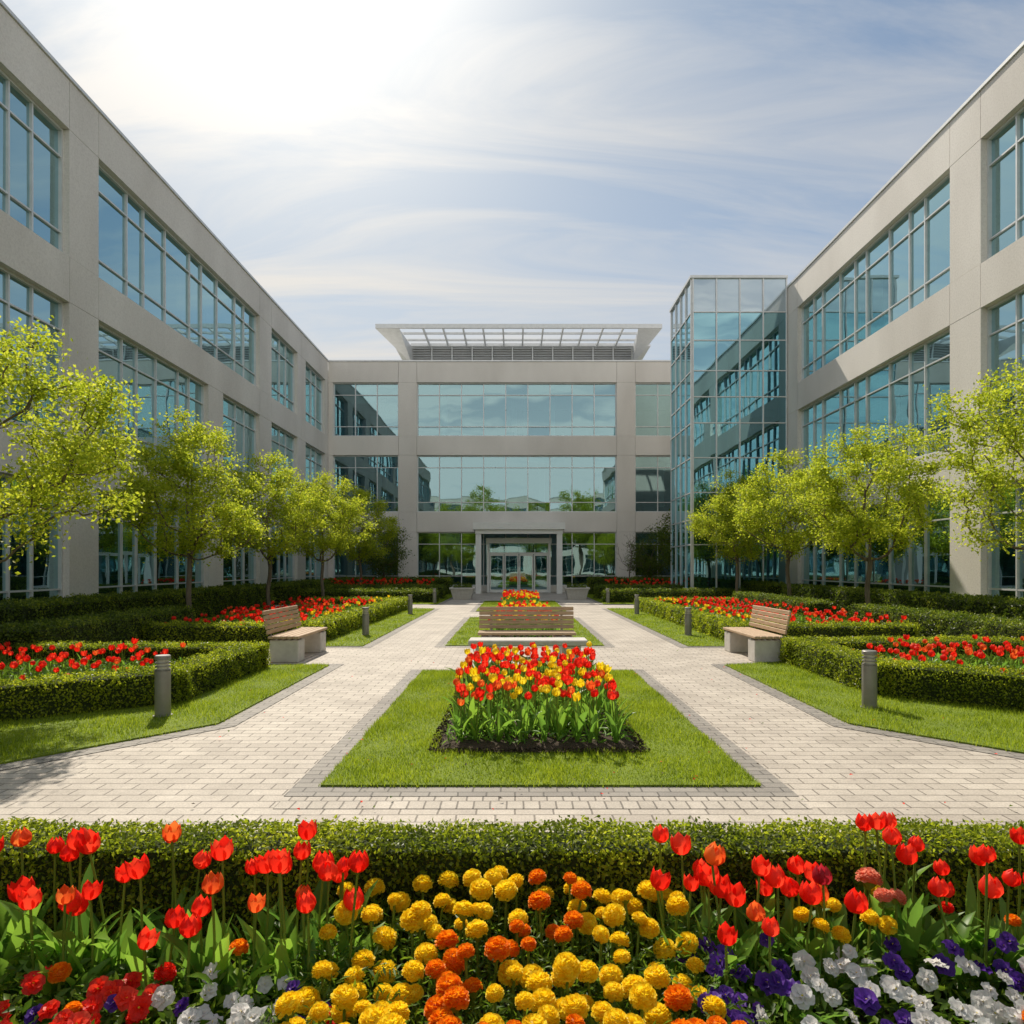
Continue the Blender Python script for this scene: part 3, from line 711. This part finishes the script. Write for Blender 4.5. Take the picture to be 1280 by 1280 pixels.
# glass stair tower
x0,x1,y0,y1=8.1,XR-.02,31.3,35.4; ZT=14.85
rows=[0,.5,2.6,3.75,5.0,6.6,8.2,9.4,10.6,12.0,13.3,ZT]
def cw(T,a,b,n):
    xs=np.linspace(a,b,n+1)
    for i in range(n):
        for j in range(len(rows)-1):
            t=R.normal(0,.004,2); g_=2 if rows[j]<13.2 else 1
            quad(gg,[T(xs[i],t[0],rows[j]),T(xs[i+1],t[1],rows[j]),T(xs[i+1],t[1]+.002,rows[j+1]),T(xs[i],t[0]+.002,rows[j+1])],g_)
    for x in xs: box(gm,(x-.03,-.06,0),(x+.03,.06,ZT),0,T)
    for z in rows[1:-1]: box(gm,(a+.031,-.05,z-.025),(b-.031,.045,z+.025),0,T)
cw(lambda s,n,z:(s,y0-n,z),x0+.04,x1-.04,4)
cw(lambda s,n,z:(x0-n,s,z),y0+.04,y1-.04,4)
box(gm,(x0-.1,y0-.1,ZT),(x1,y1+.1,ZT+.12)); 
box(gc,(x0+.1,y1+.05,0),(x1-.02,y1+.35,ZT-.02))
for z in(3.9,8.5,13.1): box(gi,(x0+.2,y0+.2,z),(x1-.5,y1-.1,z+.35),1)
quad(gi,[(x0+2.9,y0+.3,0),(x0+2.9,y1-.1,0),(x0+2.9,y1-.1,ZT-.3),(x0+2.9,y0+.3,ZT-.3)],0)
# penthouse with louvers
px0,px1,py=-7.2,8.1,47.0
box(gt,(px0+.1,py+.15,13.9),(px1-.1,py+6,16.7),0)
for i in range(16):
    z=14.1+i*.17
    P=[(px0,py,z),(px1,py,z),(px1,py+.12,z+.13),(px0,py+.12,z+.13)]; gt.add(P,[[0,1,2,3]],1)
    P=[(px0,py,z),(px0,py+6,z),(px0+.08,py+6,z+.13),(px0+.08,py,z+.13)]; gt.add(P,[[0,1,2,3]],1)
for x in np.linspace(px0,px1,12): box(gt,(x-.04,py-.03,14.0),(x+.04,py+.0-.004,16.8),1)
cz=16.80; fx0,fx1,fy=-8.9,9.25,43.0
def beam(g,a,b,w,h,m=0):
    a=np.array(a,float);b=np.array(b,float);d=b-a;p=np.cross(d,[0,0,1]);p=p/np.linalg.norm(p)*w/2;u=np.array([0,0,h/2])
    V=[a-p-u,a+p-u,b+p-u,b-p-u,a-p+u,a+p+u,b+p+u,b-p+u]; g.add(V,BF,m)
box(gm,(fx0,fy,cz-.12),(fx1,fy+.18,cz+.14)); box(gm,(px0,py-.4,cz-.10),(px1,py-.2,cz+.10))
box(gm,(fx0+.3,fy+1.3,cz-.06),(fx1-.3,fy+1.42,cz+.06)); box(gm,(fx0+.6,fy+2.6,cz-.06),(fx1-.6,fy+2.72,cz+.06))
nb=12
for i in range(nb+1):
    t=i/nb; xa=px0+(px1-px0)*t; xb=xa if 0<i<nb else (fx0+.1 if i==0 else fx1-.1)
    beam(gm,(xa,py-.1,cz-.01 if 0<i<nb else 15.9),(xb,fy+.19,cz-.01),.10,.16)
for sgn,xa,xb in((1,px0,fx0),(-1,px1,fx1)):
    V=[(xa,py,15.6),(xb,fy+.1,cz-.13),(xb+sgn*1.5,fy+.1,cz-.13),(xa+sgn*.05,py,cz-.1)]
    gm.add(V,[[0,1,2,3]],0)
box(gm,(px0-1.2,py,cz+.02),(px1+1.2,py+6,cz+.16))
# entrance portal
pa,pb_=-2.35,2.70; pyf=39.6
box(gm,(pa-.15,pyf-.2,3.75),(pb_+.15,YB-.01,4.15),1)
box(gm,(pa-.02,pyf-.05,3.50),(pb_+.02,pyf+.15,3.746),1)
for x in(pa,pb_-.32): box(gm,(x,pyf,0.01),(x+.32,pyf+.32,3.50),1)
va,vb,vy=-1.75,2.10,41.2
box(gm,(va-.05,vy-.06,3.0),(vb+.05,YB-.02,3.32),1)
for x in(va,vb-.14): box(gm,(x,vy,.01),(x+.14,YB-.02,3.0),1)
xs=np.linspace(va+.14,vb-.14,5)
for i in range(4):
    a,b=xs[i]+.02,xs[i+1]-.02
    quad(gg,[(a,vy+.05,.1),(b,vy+.05,.1),(b,vy+.05,2.35),(a,vy+.05,2.35)],0)
    quad(gg,[(a,vy+.05,2.45),(b,vy+.05,2.45),(b,vy+.05,3.0),(a,vy+.05,3.0)],0)
    for u in(a,b-.07): box(gm,(u,vy+.01,.02),(u+.07,vy+.09,2.35),1)
    box(gm,(a+.071,vy+.01,.02),(b-.071,vy+.09,.2),1); box(gm,(a+.071,vy+.01,2.24),(b-.071,vy+.09,2.35),1)
    hx=b-.12 if i%2==0 else a+.10
    tube(gm,[(hx,vy-.03,.9),(hx,vy-.03,1.4)],.014,6,0)
box(gm,(va+.14,vy,2.36),(vb-.14,vy+.1,2.44),1)
gc.obj('concrete_walls',[M_conc],bld); gm.obj('window_frames_and_metalwork',[M_alu,M_white],bld)
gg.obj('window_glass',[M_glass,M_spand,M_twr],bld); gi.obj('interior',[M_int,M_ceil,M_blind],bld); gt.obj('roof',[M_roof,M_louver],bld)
gc,gm,gg,gi=G(),G(),G(),G(); b2=empty('office_building')
TBH=lambda s,n,z:(s,-42+n,z)
facade(TBH,-34,34,[[(-33+i*9,-25.5+i*9) for i in range(7)]]*3,[1.5],levels=LV,top=14.4,back=4)
box(gc,(-34,-54,0),(34,-46.1,14.3))
gc.obj('concrete_walls',[M_conc],b2); gm.obj('window_frames',[M_alu],b2); gg.obj('window_glass',[M_glass],b2); gi.obj('interior',[M_int,M_ceil,M_blind],b2)

# ---------------------------------------------------------------- furniture
def bench(loc,rot,L=1.7,backrest=True,name='park_bench'):
    e=empty(name,loc); e.rotation_euler=(0,0,rot)
    g=G()
    for x in(-L/2+.22,L/2-.22): bbox(g,(x-.17,-.24,0),(x+.17,.24,.37),0,.012)
    g.obj('concrete_base',[M_stone],e)
    g=G()
    for i in range(5):
        y=-.255+i*.104; bbox(g,(-L/2,y,.395),(L/2,y+.09,.44),0,.008)
    g.obj('seat_slats',[M_wood],e)
    g=G()
    for x in(-L/2+.22,L/2-.22): box(g,(x-.03,-.25,.371),(x+.03,.25,.3945),0)
    if backrest:
        for x in(-L/2+.22,L/2-.22):
            beam(g,(x,.262,.40),(x,.36,.84),.04,.03)
    g.obj('steel_brackets',[M_boll],e)
    if backrest:
        g=G()
        for i in range(5):
            z=.47+i*.08; y=.245+(z-.40)*.22
            bbox(g,(-L/2,y-.015,z),(L/2,y+.015,z+.068),0,.006)
        g.obj('backrest_slats',[M_wood],e)
    return e
bench((-3.85,12.1,.004),math.radians(90),1.75)
bench((4.2,12.1,.004),math.radians(-90),1.75)
bench((.19,12.1,.004),0,1.72)
e=empty('stone_bench',(.19,10.75,.004)); g=G()
for x in(-.68,.68): bbox(g,(x-.14,-.2,0),(x+.14,.2,.36),0,.012)
bbox(g,(-.93,-.24,.361),(.93,.24,.45),0,.015); g.obj('stone_slab',[M_stone],e)
def bollard(x,y,h=.66):
    e=empty('bollard_light',(x,y,.0)); g=G(); r=.078
    tube(g,[(0,0,0),(0,0,h-.16)],[r,r],24,0); 
    for k in range(3):
        z=h-.158+k*.036; tube(g,[(0,0,z+.004),(0,0,z+.014)],[r*.98,r*.98],24,0)
    tube(g,[(0,0,h-.045),(0,0,h-.008),(0,0,h)],[r,r,r*.9],24,0)
    tube(g,[(0,0,0),(0,0,.03)],[r*1.25,r*1.25],24,0)
    g.obj('bollard_body',[M_boll],e,smooth=False)
    g=G(); tube(g,[(0,0,h-.16),(0,0,h-.044)],[r*.72,r*.72],20,0); g.obj('bollard_lens',[M_lens],e)
for x,y in((-3.74,7.2),(3.95,7.6),(-3.45,15.6),(3.95,15.6),(-3.5,22.5),(4.0,22.5),(-3.5,29.2),(3.95,29.2)): bollard(x,y)
def planter(x,y):
    e=empty('planter',(x,y,0)); g=G()
    V=[];k=[(.42,0),(.55,.5),(.60,.5),(.60,.58),(.50,.58),(.48,.5)]
    for r_,z in k: V+=[(-r_,-r_,z),(r_,-r_,z),(r_,r_,z),(-r_,r_,z)]
    g.add(V,[[i*4+j,i*4+(j+1)%4,(i+1)*4+(j+1)%4,(i+1)*4+j] for i in range(5) for j in range(4)]+[[20,21,22,23]],0)
    g.obj('planter_bowl',[M_stone],e)
    g=G(); P=R.uniform(-.45,.45,(500,3)); P[:,2]=.55+np.abs(R.normal(0,.12,500)); leaves(g,P,np.tile([0,0,1.],(500,1)),.09,0)
    g.obj('planter_foliage',[M_hleaf],e)
planter(-2.6,33.2); planter(2.95,33.2)

# ---------------------------------------------------------------- light and sky
EL,AZ=math.radians(47),math.radians(-20)
S=Vector((math.sin(AZ)*math.cos(EL),math.cos(AZ)*math.cos(EL),math.sin(EL)))
sl=bpy.data.lights.new('sun','SUN'); sl.energy=5.0; sl.angle=math.radians(.6); sl.color=(1,.91,.77)
so=bpy.data.objects.new('sun',sl); scene.collection.objects.link(so); so.rotation_euler=(-S).to_track_quat('-Z','Y').to_euler(); so.location=(0,0,60)
w=bpy.data.worlds.new('World'); scene.world=w; w.use_nodes=True; N=w.node_tree.nodes; L=w.node_tree.links; N.clear()
out=N.new('ShaderNodeOutputWorld'); bg=N.new('ShaderNodeBackground'); bg.inputs[1].default_value=.15; L.new(bg.outputs[0],out.inputs[0])
sky=N.new('ShaderNodeTexSky'); sky.sky_type='NISHITA'; sky.sun_disc=False; sky.sun_elevation=EL; sky.sun_rotation=AZ%(2*math.pi)
sky.dust_density=.5; sky.air_density=1.0; sky.ozone_density=2.0
tc=N.new('ShaderNodeTexCoord')
def mth(op,a,b=None,clamp=False):
    n=N.new('ShaderNodeMath'); n.operation=op; n.use_clamp=clamp
    for i,v in enumerate((a,b)):
        if v is None: continue
        if isinstance(v,(int,float)): n.inputs[i].default_value=v
        else: L.new(v,n.inputs[i])
    return n.outputs[0]
nv=N.new('ShaderNodeVectorMath'); nv.operation='NORMALIZE'; L.new(tc.outputs['Generated'],nv.inputs[0])
sp=N.new('ShaderNodeSeparateXYZ'); L.new(nv.outputs[0],sp.inputs[0])
zc=mth('ADD',mth('MAXIMUM',sp.outputs[2],0.0),.18)
cx=mth('DIVIDE',sp.outputs[0],zc); cy=mth('DIVIDE',sp.outputs[1],zc)
cb=N.new('ShaderNodeCombineXYZ'); L.new(cx,cb.inputs[0]); L.new(cy,cb.inputs[1])
mp=N.new('ShaderNodeMapping'); mp.inputs['Rotation'].default_value=(0,0,math.radians(-35)); mp.inputs['Scale'].default_value=(.55,2.4,1); mp.inputs['Location'].default_value=(1.3,.4,0); L.new(cb.outputs[0],mp.inputs[0])
nz=N.new('ShaderNodeTexNoise'); nz.inputs['Scale'].default_value=1.5; nz.inputs['Detail'].default_value=12; nz.inputs['Roughness'].default_value=.60; nz.inputs['Distortion'].default_value=.9
L.new(mp.outputs[0],nz.inputs['Vector'])
cl=N.new('ShaderNodeMapRange'); cl.inputs[1].default_value=.42; cl.inputs[2].default_value=.76; cl.inputs[3].default_value=.04; cl.inputs[4].default_value=.72; L.new(nz.outputs[0],cl.inputs[0])
dt=N.new('ShaderNodeVectorMath'); dt.operation='DOT_PRODUCT'; L.new(nv.outputs[0],dt.inputs[0]); dt.inputs[1].default_value=S
dp=mth('MAXIMUM',dt.outputs['Value'],0)
halo=mth('POWER',dp,24); halo2=mth('POWER',dp,6)
hz=mth('POWER',mth('SUBTRACT',1.0,mth('MAXIMUM',sp.outputs[2],0.0)),3.0)
hz=mth('MULTIPLY',hz,1.25)
bk_fill=mth('MAXIMUM',mth('MULTIPLY',sp.outputs[1],-1.0),0.0); bk_fill=mth('POWER',bk_fill,.6)  # unseen sky behind the camera: extra bright cloud added to fill facades and foreground
hzc=mth('MINIMUM',hz,.95)
fac=mth('ADD',mth('MULTIPLY',cl.outputs[0],mth('SUBTRACT',1.0,hzc)),hzc)
fac=mth('ADD',fac,mth('MULTIPLY',halo2,.50)); fac=mth('ADD',fac,mth('MULTIPLY',halo,.5)); fac=mth('ADD',fac,mth('MULTIPLY',bk_fill,mth('MULTIPLY',cl.outputs[0],1.2)),True)
lum=mth('ADD',4.9,mth('MULTIPLY',halo,4.6)); lum=mth('ADD',lum,mth('MULTIPLY',halo2,.5)); lum=mth('ADD',lum,mth('MULTIPLY',bk_fill,4.6))
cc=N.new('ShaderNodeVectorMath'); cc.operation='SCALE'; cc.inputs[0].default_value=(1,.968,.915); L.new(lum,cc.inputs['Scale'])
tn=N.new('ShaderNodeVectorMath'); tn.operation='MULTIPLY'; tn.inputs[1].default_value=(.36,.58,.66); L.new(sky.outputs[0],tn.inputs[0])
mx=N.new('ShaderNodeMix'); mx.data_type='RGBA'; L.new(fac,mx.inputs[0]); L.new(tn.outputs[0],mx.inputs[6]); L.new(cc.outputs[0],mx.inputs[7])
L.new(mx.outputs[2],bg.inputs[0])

# ---------------------------------------------------------------- camera
cam=bpy.data.cameras.new('camera'); co=bpy.data.objects.new('camera',cam); scene.collection.objects.link(co)
co.location=(0,0,1.6); co.rotation_euler=(math.radians(90),0,0)
cam.sensor_width=36; cam.lens=850/1280*36; cam.shift_y=(708-640)/1280; cam.shift_x=-5/1280; cam.clip_end=3000; cam.clip_start=.05
scene.camera=co
